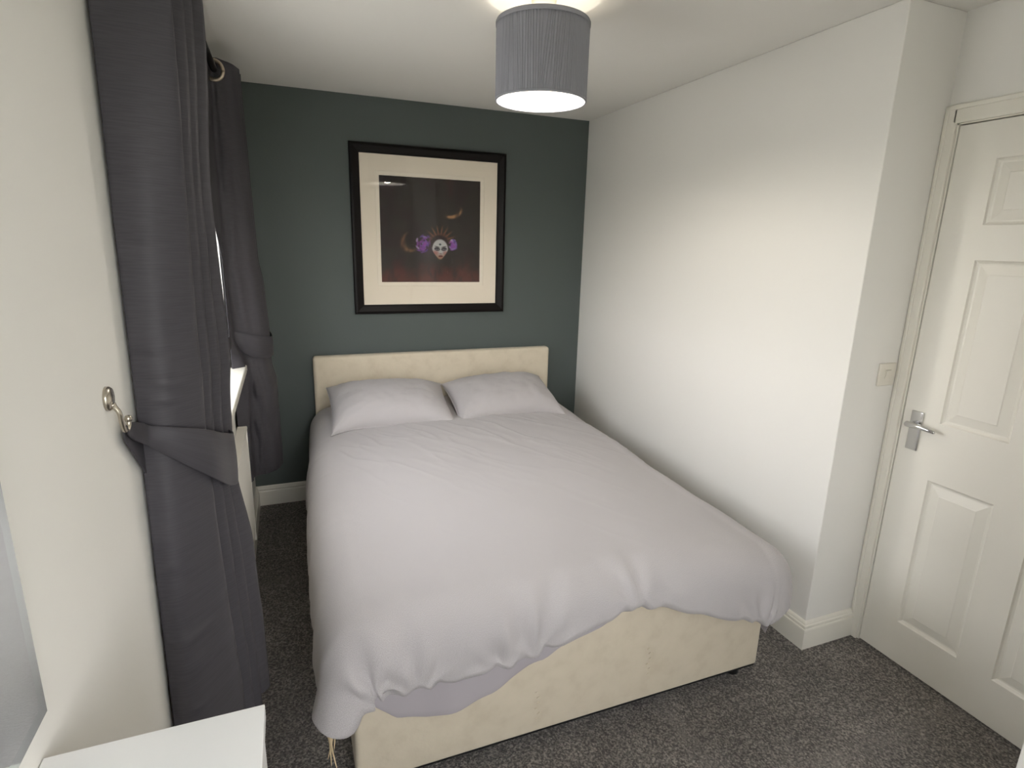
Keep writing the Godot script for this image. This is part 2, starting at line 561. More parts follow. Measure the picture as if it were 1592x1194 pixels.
# ---------------------------------------------------------------- bed
func bed() -> void:
	var b := thing("bed", Vector3(-1.03, 0, 1.1), "cream suede upholstered double bed against the green wall", "bed")
	# base: a padded box, its faces a little uneven
	var st := begin()
	rbox(st, Vector3(-1.765, 0.05, 0.09), Vector3(-0.302, 0.435, 2.124), 0.016, 4)
	obj("base", done(st), M.suede, b)
	st = begin()
	rbox(st, Vector3(-1.752, 0.03, 0.02), Vector3(-0.254, 0.906, 0.088), 0.020, 4)
	obj("headboard", done(st), M.suede, b)
	st = begin()
	bx(st, Vector3(-1.755, 0.046, 0.1), Vector3(-0.312, 0.052, 2.118))
	obj("dust_cover", done(st), M.black, b)
	for p in [[-0.37, 2.07], [-1.69, 2.07], [-0.37, 0.16], [-1.69, 0.16]]:
		st = begin()
		lathe(st, Vector3(p[0], 0, p[1]), [[0.0, 0.0], [0.024, 0.0], [0.026, 0.004], [0.022, 0.03], [0.022, 0.05], [0.0, 0.05]], 16)
		obj("foot", done(st), M.black, b)
	# puckered stitching on the foot end
	for q in [[-1.21, 0.15], [-0.80, 0.20]]:
		st = begin()
		for k in 6:
			var y: float = q[1] - 0.045 + k * 0.02
			var dx := 0.006 * sin(k * 2.3)
			tube(st, [Vector3(q[0] + dx - 0.006, y - 0.003, 2.1225), Vector3(q[0] + dx, y, 2.1255), Vector3(q[0] + dx + 0.006, y + 0.003, 2.1225)], [0.001, 0.0025, 0.001], 6)
		obj("stitching", done(st), M.suede, b)
	var m := begin()
	rbox(m, Vector3(-1.745, 0.43, 0.095), Vector3(-0.345, 0.535, 2.09), 0.04, 4)
	tag(obj("mattress", done(m), M.mattress), "mattress on the cream bed, covered by the grey duvet", "mattress")
	duvet()
	pillow("pillow", [Vector3(-1.705, 0.615, 0.655), Vector3(-1.055, 0.614, 0.675), Vector3(-1.025, 0.725, 0.17), Vector3(-1.690, 0.735, 0.14)], 0.105, "left grey pillow leaning on the headboard, on the window side", 5)
	pillow("pillow", [Vector3(-1.040, 0.612, 0.685), Vector3(-0.385, 0.605, 0.625), Vector3(-0.365, 0.730, 0.17), Vector3(-1.015, 0.715, 0.15)], 0.105, "right grey pillow leaning on the headboard, beside the white wall", 9)

func pillow(called: String, c: Array, th: float, label: String, sd: int) -> void:
	var n := FastNoiseLite.new()
	n.seed = sd
	n.frequency = 5.0
	n.fractal_octaves = 3
	var N := 44
	var top := []
	var bot := []
	var up: Vector3 = (c[1] - c[0]).cross(c[3] - c[0]).normalized()
	if up.y < 0:
		up = -up
	for i in N + 1:
		var v := 2.0 * i / N - 1.0
		v = sin(v * PI / 2) * 0.35 + v * 0.65
		var lt := PackedVector3Array()
		var lb := PackedVector3Array()
		for j in N + 1:
			var u := 2.0 * j / N - 1.0
			u = sin(u * PI / 2) * 0.35 + u * 0.65
			# the edges draw in between the corners
			var pu := u * (1.0 - 0.05 * (1.0 - v * v))
			var pv := v * (1.0 - 0.20 * (1.0 - u * u * u * u) * (1.0 if v < 0 else 0.25))
			var s := (pu + 1) / 2
			var t := (pv + 1) / 2
			var p: Vector3 = c[0].lerp(c[1], s).lerp(c[3].lerp(c[2], s), t)
			var e := pow(maxf(1.0 - pow(absf(u), 2.8), 0.0), 0.56) * pow(maxf(1.0 - pow(absf(v), 2.6), 0.0), 0.55)
			var edge := maxf(absf(u), absf(v))
			var w := n.get_noise_3d(p.x * 1.6, p.z * 1.6, 0.0) * 0.012 * e
			var cr := n.get_noise_3d(p.x * 5.0 + sin(p.z * 9.0), p.z * 3.0, 7.0) * 0.008 * pow(edge, 3.0) * (1.0 - pow(edge, 10.0))
			lt.append(p + up * (th * e * 1.12 + w + cr))
			lb.append(p - up * (th * e * 0.75))
		top.append(lt)
		bot.append(lb)
	var o := thing(called, c[0].lerp(c[1], 0.5), label, "pillow", "grey pillows")
	var st := begin()
	grid(st, top, true)
	grid(st, bot, false)
	obj("pillowcase", done(st), M.duvet, o)
	# piped seam round the edge
	st = begin()
	var ring := []
	for j in N + 1:
		ring.append(top[0][j])
	for i in range(1, N + 1):
		ring.append(top[i][N])
	for j in range(1, N + 1):
		ring.append(top[N][N - j])
	for i in range(1, N + 1):
		ring.append(top[N - i][0])
	tube(st, ring, [0.0028], 6)
	obj("seam", done(st), M.duvet, o)

# duvet: unrolled cloth coordinates (a across, b along) laid over the bed and down its sides
const DXL := -1.705
const DXR := -0.39
const DZF := 2.095
var dn := FastNoiseLite.new()
var dn2 := FastNoiseLite.new()

func foot_hem(x: float) -> float:
	# length of cloth that hangs past the foot edge
	var xs := [-0.2, -0.37, -0.55, -0.72, -0.85, -0.93, -1.04, -1.2, -1.31, -1.5, -1.62, -1.66, -1.72, -1.80, -1.92]
	var vs := [0.250, 0.255, 0.230, 0.180, 0.138, 0.125, 0.145, 0.178, 0.200, 0.212, 0.188, 0.190, 0.175, 0.200, 0.270]
	return look(xs, vs, x)

func drape(a: float, b: float) -> Vector3:
	var left := DXL + 0.055 * (1.0 - smoothstep(0.1, 1.3, b))
	var dl := maxf(left - a, 0.0)
	var dr := maxf(a - DXR, 0.0)
	var dz := maxf(b - DZF, 0.0)
	var x := clampf(a, left, DXR)
	var z := minf(b, DZF)
	var xn := (x - DXL) / (DXR - DXL)
	var y := 0.592 - 0.022 * pow(absf(xn * 2 - 1), 4.0) - 0.012 * pow(clampf((z - 1.2) / 0.9, 0, 1), 2.0)
	y -= 0.03 * pow(clampf((xn - 0.62) / 0.38, 0, 1), 2.0) * clampf((z - 0.2) / 1.2, 0, 1)
	var bump := dn.get_noise_2d(x * 0.55 + z * 0.15, z * 0.5) * 0.016
	# slack diagonals near the pillows and across the middle
	var wr := dn2.get_noise_2d((x - z * 0.65) * 2.6, (x + z) * 0.6) * 0.5 + 0.5
	wr = pow(1.0 - absf(wr * 2.0 - 1.0), 6.0) * 0.0042 * (0.15 + 0.85 * exp(-pow((z - 0.9) / 0.35, 2.0)))
	y += bump + wr
	var dx := dl + dr
	# round the cloth's corners
	var hu := clampf(dx / 0.29, 0, 1)
	var hv := clampf(dz / 0.27, 0, 1)
	dx *= sqrt(1.0 - 0.5 * hv * hv)
	dz *= sqrt(1.0 - 0.5 * hu * hu)
	var d := sqrt(dx * dx + dz * dz)
	if d < 1e-6:
		return Vector3(x, y, z)
	var nx := dx * (1.0 if dr > 0 else -1.0) / d
	var nz := dz / d
	var r := lerpf(0.10 if dl > 0 else 0.125, 0.088, nz * nz)
	var corner := 4.0 * nx * nx * nz * nz
	var fl := 0.03 + (0.42 if dl > 0 else 0.02) * corner + (0.02 if dl > 0 else 0.0)
	var te := PI / 2 - asin(fl)
	var arc := r * te
	var out: float
	var down: float
	if d < arc:
		out = r * sin(d / r)
		down = r * (1 - cos(d / r))
	else:
		out = r * sin(te) + (d - arc) * fl
		down = r * (1 - cos(te)) + (d - arc) * sqrt(1 - fl * fl)
	# gathers that run down to the hem
	var along := z if dl > 0 else 9.0 - z
	along += atan2(dz, dx) * 0.28
	along += (x - DXL) if dl <= 0 else 0.0
	if dr > 0:
		along = 4.0 + z + atan2(dz, dx) * 0.28
	var gth := dn2.get_noise_2d(along * 3.2, d * 0.8 + 5.0) * lerpf(0.014, 0.008, corner) * clampf((d - 0.06) / 0.15, 0, 1)
	var wav := dn.get_noise_2d(along * 1.5 + 3.0, 11.0) * 0.007 * clampf((d - 0.05) / 0.2, 0, 1)
	out += gth + wav
	return Vector3(x + nx * out, y - down, z + nz * out)

func duvet() -> void:
	dn.seed = 71
	dn.frequency = 2.0
	dn.fractal_octaves = 3
	dn2.seed = 72
	dn2.frequency = 1.6
	dn2.fractal_octaves = 3
	var rows := []
	var NB := 210
	var NA := 190
	for i in NB + 1:
		var v := float(i) / NB
		var l := PackedVector3Array()
		l.resize(NA + 1)
		for j in NA + 1:
			var u := float(j) / NA
			var al := DXL - 0.285 - 0.02 * sin(v * 9.0)
			var ar := DXR + 0.27
			var a := lerpf(al, ar, u)
			var cu := clampf((DXL - a) / 0.29, 0, 1)
			var cr := clampf((a - DXR) / 0.27, 0, 1)
			var bend := DZF + foot_hem(a) * (1.0 - 0.42 * pow(cu, 4.0) - 0.45 * pow(cr, 3.0))
			# the sheet's corners are rounded
			var b := lerpf(0.13, bend, 1.0 - pow(1.0 - v, 1.15))
			var p := drape(a, b)
			# creases that fan out from where the hem is pinched
			var e := bend - b
			if e < 0.35:
				for q in [[-0.93, 0.11, 0.006], [-1.27, 0.15, 0.007], [-1.36, 0.10, 0.006], [-1.60, 0.13, 0.007], [-1.735, 0.13, 0.009], [-0.42, 0.09, 0.006]]:
					var ddx: float = a - q[0]
					var ang := atan2(ddx, e + 0.025)
					p += Vector3(0, 0.35, 0.9) * q[2] * 1.5 * (cos(ang * 8.0 + q[0] * 5.0) - 0.4) * exp(-(ddx * ddx + e * e) / (q[1] * q[1])) * (0.25 + 0.75 * smoothstep(0.0, 0.05, e))
			l[j] = p
		rows.append(l)
	var d := thing("duvet", Vector3(-1.03, 0.55, 1.2), "light grey jersey duvet spread over the bed, hanging past its foot", "duvet")
	var st := begin()
	shell(st, rows, 0.042, Vector2.ONE, true, 7)
	obj("cover", done(st), M.duvet, d)
	# under layer of the cover that shows below the hem at the foot
	var fl := []
	var xs := [-0.90, -0.98, -1.03, -1.15, -1.21, -1.30, -1.38, -1.50, -1.565, -1.645, -1.70, -1.73]
	var ys := [0.45, 0.415, 0.41, 0.372, 0.335, 0.30, 0.27, 0.244, 0.240, 0.265, 0.31, 0.36]
	for i in 15:
		var t := i / 14.0
		var l := PackedVector3Array()
		for j in 61:
			var x := lerpf(-1.735, -0.90, j / 60.0)
			var yb := look(xs, ys, x)
			var y := lerpf(0.50, yb, t)
			var z := 2.130 + 0.012 * t + 0.010 * t * sin(x * 17.0 + 1.0) + 0.004 * t * sin(x * 41.0)
			l.append(Vector3(x + 0.01 * sin(t * 3.0) , y, maxf(z, 2.1285)))
		fl.append(l)
	st = begin()
	shell(st, fl, 0.003, Vector2.ONE, true)
	var f := obj("under_flap", done(st), M.flap, d)
	f.set_meta("label", "thin pale underside of the cover below the hem")
	# the same layer between bed and white wall
	fl = []
	for i in 9:
		var t := i / 8.0
		var l := PackedVector3Array()
		for j in 21:
			var z := lerpf(1.75, 2.15, j / 20.0)
			l.append(Vector3(-0.262 - 0.014 * t + 0.006 * sin(z * 25.0), lerpf(0.36, 0.19 - 0.03 * sin(z * 6.0), t), z - 0.03 * t))
		fl.append(l)
	st = begin()
	shell(st, fl, 0.003, Vector2.ONE, true)
	obj("under_flap", done(st), M.flap, d)
	# frayed strip at the low corner
	st = begin()
	var base := Vector3(-1.828, 0.335, 2.155)
	for k in 5:
		var o := Vector3((k - 2) * 0.006, 0, 0.004 * (k % 2))
		var ln := 0.10 + 0.025 * ((k * 3) % 4)
		tube(st, spline([base + o, base + o * 0.5 + Vector3(0.004 * sin(k * 2.0), -ln * 0.5, 0.004), base + Vector3(0.012 * sin(k * 1.7), -ln, 0.0)], 4), [0.0055, 0.005, 0.0045, 0.004, 0.003, 0.0025, 0.002, 0.0015, 0.001], 6)
	var fr := obj("torn_tape", done(st), M.tan, d)
	fr.set_meta("label", "frayed cream strip hanging from the duvet corner")

# ---------------------------------------------------------------- curtains
func curtain_near() -> void:
	var o := thing("curtain", Vector3(-2.03, 0.45, 2.25), "tall dark grey curtain nearest the camera, tied back to the left wall", "curtain", "dark grey eyelet curtains")
	var ys := [1.93, 1.64, 1.34, 1.19, 1.07, 0.88, 0.62]
	var zs := [2.37, 2.34, 2.27, 2.20, 2.12]
	var xs := [[-2.051, -2.055, -2.057, -2.064, -2.064, -2.066, -2.061],
		[-1.997, -2.006, -2.012, -2.015, -2.014, -2.009, -1.999],
		[-1.990, -2.002, -2.005, -2.011, -2.007, -2.000, -1.989],
		[-1.985, -1.999, -1.996, -2.003, -2.003, -1.990, -1.980],
		[-1.974, -1.991, -1.984, -1.993, -1.998, -1.973, -1.966]]
	var n := FastNoiseLite.new()
	n.seed = 5
	n.frequency = 3.0
	var rows := []
	var R := 260
	var creases := [[1.66, -2.096, 0.03], [1.56, -2.075, 0.025], [1.375, -2.09, 0.035], [1.335, -2.088, 0.03], [1.315, -2.05, 0.03], [1.285, -2.06, 0.02], [0.98, -2.09, 0.03], [0.84, -2.085, 0.04], [0.78, -2.06, 0.05], [0.70, -2.08, 0.03]]
	for i in R + 1:
		var y := lerpf(2.262, 0.455, float(i) / R)
		var ze := 2.338 + (1.906 - y) * 0.074
		var cp := [Vector3(-2.107, y, ze + 0.012)]
		for k in 5:
			var x := look(ys, xs[k], y)
			var zk: float = zs[k]
			if k == 0:
				zk = ze + 0.010
			if k >= 2:
				cp.append(Vector3(x - 0.055, y, (zs[k] + zs[k - 1]) * 0.5 + 0.012))
			cp.append(Vector3(x, y, zk))
		cp.append(Vector3(-2.03, y, 2.085))
		cp.append(Vector3(-2.085, y, 2.06))
		var l := PackedVector3Array()
		for p in spline(cp, 6):
			var q: Vector3 = p
			var creep := n.get_noise_2d(q.z * 1.0 + q.x * 1.0, y * 1.2) * 0.004
			if q.z > ze - 0.05:
				for c in creases:
					creep += 0.0035 * exp(-pow((q.x - c[1]) / c[2], 2.0) - pow((y - c[0] - 0.3 * (q.x - c[1])) / 0.007, 2.0)) * (1.0 if y > c[0] else -0.4)
			l.append(Vector3(maxf(q.x + creep * 0.6, -2.110), q.y, q.z + creep))
		rows.append(l)
	var st := begin()
	shell(st, rows, 0.0025, Vector2.ONE, false)
	obj("panel", done(st), M.curtain, o)
	# tieback: a shaped band round the gathered cloth, drawn to the hook
	var path := [Vector3(-2.0995, 1.274, 2.499), Vector3(-2.099, 1.262, 2.465), Vector3(-2.095, 1.245, 2.425), Vector3(-2.085, 1.232, 2.412), Vector3(-2.045, 1.208, 2.400), Vector3(-2.006, 1.172, 2.355), Vector3(-1.994, 1.122, 2.25), Vector3(-1.990, 1.090, 2.15), Vector3(-2.03, 1.10, 2.08), Vector3(-2.06, 1.16, 2.04), Vector3(-2.098, 1.22, 2.10)]
	var hw := [0.006, 0.014, 0.018, 0.020, 0.033, 0.047, 0.056, 0.058, 0.056, 0.05, 0.04]
	var pts := spline(path, 6)
	var band := []
	for i in 9:
		var t := i / 8.0
		var l := PackedVector3Array()
		for j in pts.size():
			var f: float = j / 6.0
			var k := mini(int(f), hw.size() - 2)
			var w: float = lerpf(hw[k], hw[k + 1], f - k)
			var bulge := 0.004 * sin(t * PI)
			l.append(pts[j] + Vector3(bulge * 0.6, w * (1.0 - 2.0 * t), bulge))
		band.append(l)
	st = begin()
	shell(st, band, 0.004, Vector2(0.5, 0.08), false)
	# its other end passes behind, close to the wall
	band = []
	for i in 5:
		var t := i / 4.0
		var l := PackedVector3Array()
		for j in 7:
			var f := j / 6.0
			l.append(Vector3(-2.103, 1.272, 2.499).lerp(Vector3(-2.104, 1.245, 2.37).lerp(Vector3(-2.104, 1.150, 2.385), t), f) + Vector3(0, -0.012 * t * (1.0 - f), 0))
		band.append(l)
	shell(st, band, 0.003, Vector2(0.2, 0.08), false)
	obj("tieback", done(st), M.curtain, o)

func curtain_far() -> void:
	var o := thing("curtain", Vector3(-2.02, 0.47, 0.63), "dark grey curtain by the green wall, gathered by a band above the radiator", "curtain", "dark grey eyelet curtains")
	var ys := [2.24, 1.92, 1.48, 1.35, 1.15, 1.09, 1.03, 0.97, 0.89, 0.68, 0.47]
	var xl := [-2.090, -2.098, -2.098, -2.096, -2.090, -2.080, -2.058, -2.046, -2.050, -2.058, -2.062]
	var xr := [-1.994, -1.990, -1.983, -1.966, -1.958, -1.958, -1.962, -1.958, -1.942, -1.941, -1.940]
	var n := FastNoiseLite.new()
	n.seed = 8
	n.frequency = 3.0
	var rows := []
	var R := 80
	for i in R + 1:
		var y := lerpf(2.258, 0.468, float(i) / R)
		var a := look(ys, xl, y)
		var b := look(ys, xr, y)
		var w := b - a
		var pin := exp(-pow((y - 1.06) / 0.10, 2.0))
		var low := clampf((1.05 - y) / 0.2, 0, 1)
		var zb := lerpf(0.80, 1.08, smoothstep(1.45, 1.75, y))
		var cp := [Vector3(-2.104, y, zb), Vector3(maxf(a - 0.004, -2.104), y, lerpf(zb, 0.75, 0.6)), Vector3(a - 0.004, y, 0.735), Vector3(a + w * 0.06, y, 0.705),
			Vector3(a + w * 0.30, y, 0.700 - 0.012 * pin), Vector3(a + w * 0.52, y, 0.672 + 0.012 * low), Vector3(a + w * 0.78, y, 0.640 + 0.010 * low),
			Vector3(b - 0.004, y, 0.59), Vector3(b, y, 0.555),
			Vector3(b - 0.05, y, 0.535), Vector3(b - 0.055, y, 0.515), Vector3(b - 0.003, y, 0.495), Vector3(b - 0.003, y, 0.475),
			Vector3(b - 0.05, y, 0.455), Vector3(b - 0.05, y, 0.435), Vector3(b - 0.01, y, 0.41), Vector3(-2.06, y, 0.38)]
		var l := PackedVector3Array()
		for p in spline(cp, 6):
			var q: Vector3 = p
			var cz := n.get_noise_2d(q.x * 9.0 + q.z * 3.0, y * (2.0 + 0.0 * low)) * (0.004 + 0.010 * low)
			l.append(Vector3(maxf(q.x + cz * 0.3, -2.109), q.y, q.z + cz))
		rows.append(l)
	var st := begin()
	shell(st, rows, 0.0025, Vector2.ONE, false)
	obj("panel", done(st), M.curtain, o)
	# band
	var ring := [Vector3(-2.106, 1.13, 0.86), Vector3(-2.100, 1.125, 0.78), Vector3(-2.090, 1.120, 0.722), Vector3(-2.055, 1.105, 0.712), Vector3(-2.02, 1.088, 0.692), Vector3(-1.985, 1.075, 0.652), Vector3(-1.950, 1.065, 0.58), Vector3(-1.944, 1.065, 0.50), Vector3(-1.965, 1.075, 0.40), Vector3(-2.04, 1.10, 0.36), Vector3(-2.10, 1.12, 0.37)]
	var hwt := [0.02, 0.030, 0.036, 0.045, 0.050, 0.050, 0.046, 0.044, 0.04, 0.035, 0.03]
	var pts := spline(ring, 6)
	var band := []
	for i in 9:
		var t := i / 8.0
		var l := PackedVector3Array()
		for j in pts.size():
			var f: float = j / 6.0
			var k := mini(int(f), hwt.size() - 2)
			var w: float = lerpf(hwt[k], hwt[k + 1], f - k)
			l.append(pts[j] + Vector3(0.002 * sin(t * PI), w * (1.0 - 2.0 * t), 0.006 * sin(t * PI)))
		band.append(l)
	st = begin()
	shell(st, band, 0.004, Vector2(0.5, 0.08), false)
	obj("tieback", done(st), M.curtain, o)
	# metal eyelet round the pole
	st = begin()
	var c := Vector3(-2.077, 2.211, 0.712)
	var loop := []
	for k in 33:
		var t := TAU * k / 32
		loop.append(c + Vector3(cos(t) * 0.033, sin(t) * 0.036, 0.004 * cos(t)))
	tube(st, loop, [0.0075], 10)
	var e := obj("eyelet", done(st), M.eyelet, o)
	e.set_meta("label", "pale metal eyelet ring")
	# pole and its brackets
	var p := thing("curtain_pole", Vector3(-2.077, 2.214, 1.5), "dark metal curtain pole running above the window", "curtain pole")
	st = begin()
	tube(st, [Vector3(-2.077, 2.216, 0.36), Vector3(-2.077, 2.216, 2.62)], [0.0125], 16)
	obj("rod", done(st), M.pole, p)
	for z in [0.36, 2.62]:
		st = begin()
		var s := -1.0 if z < 1 else 1.0
		tube(st, [Vector3(-2.077, 2.216, z), Vector3(-2.077, 2.216, z + s * 0.01), Vector3(-2.077, 2.216, z + s * 0.03), Vector3(-2.077, 2.216, z + s * 0.045)], [0.014, 0.02, 0.02, 0.008], 16)
		obj("finial", done(st), M.pole, p)
	for z in [0.41, 2.56]:
		st = begin()
		tube(st, [Vector3(WL, 2.216, z), Vector3(WL + 0.006, 2.216, z), Vector3(WL + 0.007, 2.216, z), Vector3(-2.077, 2.216, z)], [0.02, 0.02, 0.007, 0.007], 12)
		obj("bracket", done(st), M.pole, p)

func holdback() -> void:
	var o := thing("holdback_hook", Vector3(WL, 1.332, 2.522), "small brushed metal curtain hook on the left wall holding the tieback", "hook")
	var st := begin()
	tube(st, [Vector3(WL, 1.332, 2.522), Vector3(WL + 0.004, 1.332, 2.522), Vector3(WL + 0.007, 1.332, 2.522), Vector3(WL + 0.008, 1.332, 2.522)], [0.018, 0.018, 0.0155, 0.0], 24)
	obj("rose", done(st), M.nickel, o)
	st = begin()
	tube(st, spline([Vector3(WL + 0.006, 1.322, 2.522), Vector3(WL + 0.013, 1.310, 2.521), Vector3(WL + 0.013, 1.292, 2.515), Vector3(WL + 0.013, 1.278, 2.506), Vector3(WL + 0.014, 1.274, 2.497), Vector3(WL + 0.015, 1.279, 2.489), Vector3(WL + 0.015, 1.286, 2.487)], 5), [0.006, 0.005, 0.004, 0.0035], 10)
	obj("arm", done(st), M.nickel, o)
	st = begin()
	lathe(st, Vector3(WL + 0.015, 1.290, 2.487), [[0.0, -0.006], [0.0043, -0.0043], [0.006, 0.0], [0.0043, 0.0043], [0.0, 0.006]], 14)
	obj("ball_end", done(st), M.nickel, o)

# ---------------------------------------------------------------- picture
func el(x: float, y: float, cx: float, cy: float, rx: float, ry: float, ang := 0.0, soft := 0.25) -> float:
	var dx := x - cx
	var dy := y - cy
	var c := cos(ang)
	var s := sin(ang)
	var d := sqrt(pow((dx * c + dy * s) / rx, 2) + pow((-dx * s + dy * c) / ry, 2))
	return 1.0 - smoothstep(1.0 - soft, 1.0 + soft, d)

func art_image() -> Image:
	var S := 400
	var im := Image.create(S, S, false, Image.FORMAT_RGB8)
	var n := FastNoiseLite.new()
	n.seed = 17
	n.frequency = 3.2
	n.fractal_octaves = 4
	var rg := RandomNumberGenerator.new()
	rg.seed = 99
	var petals := []
	for k in 60:
		var left := k < 40
		var a := rg.randf_range(0, TAU)
		var r := rg.randf_range(0.0, 1.0)
		var cx := (0.425 if left else 0.718) + cos(a) * r * (0.085 if left else 0.045)
		var cy := (0.625 if left else 0.625) + sin(a) * r * (0.085 if left else 0.075)
		var tint := rg.randf()
		petals.append([cx, cy, rg.randf_range(0.007, 0.012), rg.randf_range(0.018, 0.034), a + rg.randf_range(-0.5, 0.5), Color(0.36, 0.22, 0.58).lerp(Color(0.95, 0.86, 1.0) if tint > 0.55 else Color(0.66, 0.32, 0.72), rg.randf())])
	var specks := []
	for k in 70:
		specks.append([rg.randf_range(0.1, 0.95), rg.randf_range(0.6, 0.98), rg.randf_range(0.002, 0.004), rg.randf_range(0.006, 0.014), rg.randf_range(0.15, 0.4)])
	for py in S:
		for px in S:
			var x := (px + 0.5) / S
			var y := (py + 0.5) / S
			var w := n.get_noise_2d(x, y)
			var w2 := n.get_noise_2d(x * 3.0 + 5.0, y * 1.2)
			var c := Color(0.17, 0.135, 0.11)
			c = c.lerp(Color(0.14, 0.045, 0.06), clampf(0.5 + w * 1.6 - x * 0.9, 0, 1))
			c = c.lerp(Color(0.42, 0.20, 0.16), smoothstep(0.74, 0.98, y + w * 0.12) * 0.85)
			c = c.lerp(Color(0.32, 0.13, 0.12), clampf(1.0 - absf(x - 0.70) / maxf(0.10 - y * 0.35, 0.001), 0, 1) * 0.55 * smoothstep(0.28, 0.05, y))
			c = c.lerp(Color(0.10, 0.085, 0.075), clampf(w2 * 0.9, 0, 0.5))
			# gold crescents
			var m1 := el(x, y, 0.285, 0.610, 0.085, 0.095, 0.5) * (1.0 - el(x, y, 0.318, 0.585, 0.085, 0.095, 0.5))
			var m2 := el(x, y, 0.715, 0.310, 0.090, 0.060, -0.3) * (1.0 - el(x, y, 0.700, 0.285, 0.100, 0.058, -0.3))
			c = c.lerp(Color(0.75, 0.56, 0.38), clampf(m1 + m2 * 1.2, 0, 1) * clampf(0.75 + w2 * 1.0, 0, 1))
			if y > 0.44 and y < 0.86 and x > 0.3 and x < 0.85:
				# rays of the headdress
				var ra := atan2(y - 0.60, x - 0.58)
				var rr := Vector2(x - 0.58, y - 0.60).length()
				if y < 0.60:
					c = c.lerp(Color(0.60, 0.38, 0.24), pow(absf(cos(ra * 9.0)), 6.0) * (1.0 - smoothstep(0.10, 0.19, rr)) * 0.95)
				c = c.lerp(Color(0.25, 0.14, 0.22), el(x, y, 0.45, 0.63, 0.085, 0.10, 0.2, 0.5) * 0.7)
				for p in petals:
					if absf(x - p[0]) < 0.05 and absf(y - p[1]) < 0.05:
						c = c.lerp(p[5], el(x, y, p[0], p[1], p[2], p[3], p[4], 0.4) * 0.85)
				# hair, face
				c = c.lerp(Color(0.46, 0.27, 0.19), el(x, y, 0.58, 0.575, 0.098, 0.062, 0.0, 0.3) * 0.75)
				c = c.lerp(Color(0.16, 0.07, 0.07), el(x, y, 0.578, 0.620, 0.090, 0.085, 0.0, 0.15))
				var fw := 0.080 - 0.032 * smoothstep(0.66, 0.77, y)
				var face := el(x, y, 0.583, 0.672, fw, 0.098, 0.0, 0.1)
				var skin := Color(0.80, 0.80, 0.79).lerp(Color(0.66, 0.50, 0.40), smoothstep(0.69, 0.76, y))
				skin = skin.lerp(Color(0.72, 0.42, 0.38), el(x, y, 0.535, 0.705, 0.03, 0.022, 0.0, 0.7) * 0.7 + el(x, y, 0.635, 0.705, 0.022, 0.02, 0.0, 0.7) * 0.6)
				c = c.lerp(skin, face)
				# eyes, brow mark, nose, lips
				for ex in [0.553, 0.622]:
					c = c.lerp(Color(0.12, 0.10, 0.13), el(x, y, ex, 0.668, 0.027, 0.017, 0.15 if ex < 0.58 else -0.15, 0.35) * 0.9)
					c = c.lerp(Color(0.62, 0.60, 0.62), el(x, y, ex, 0.673, 0.015, 0.006, 0.0, 0.35))
					c = c.lerp(Color(0.10, 0.08, 0.09), el(x, y, ex, 0.672, 0.005, 0.006, 0.0, 0.3))
					c = c.lerp(Color(0.22, 0.16, 0.16), el(x, y, ex, 0.646, 0.026, 0.004, 0.2 if ex < 0.58 else -0.2, 0.5) * 0.7)
				c = c.lerp(Color(0.20, 0.25, 0.25), el(x, y, 0.583, 0.624, 0.011, 0.009, 0.0, 0.4) * 0.9)
				c = c.lerp(Color(0.42, 0.32, 0.32), el(x, y, 0.588, 0.715, 0.012, 0.004, 0.0, 0.6) * 0.7)
				c = c.lerp(Color(0.42, 0.14, 0.11), el(x, y, 0.588, 0.738, 0.021, 0.009, 0.0, 0.3))
			for s in specks:
				if absf(x - s[0]) < 0.01 and absf(y - s[1]) < 0.03:
					c = c.lerp(Color(0.5, 0.45, 0.42), el(x, y, s[0], s[1], s[2], s[3], 0.0, 0.5) * s[4])
			im.set_pixel(px, py, Color(c.r * 0.9 - 0.01, c.g * 0.9 - 0.01, c.b * 0.9 - 0.01))
	return im

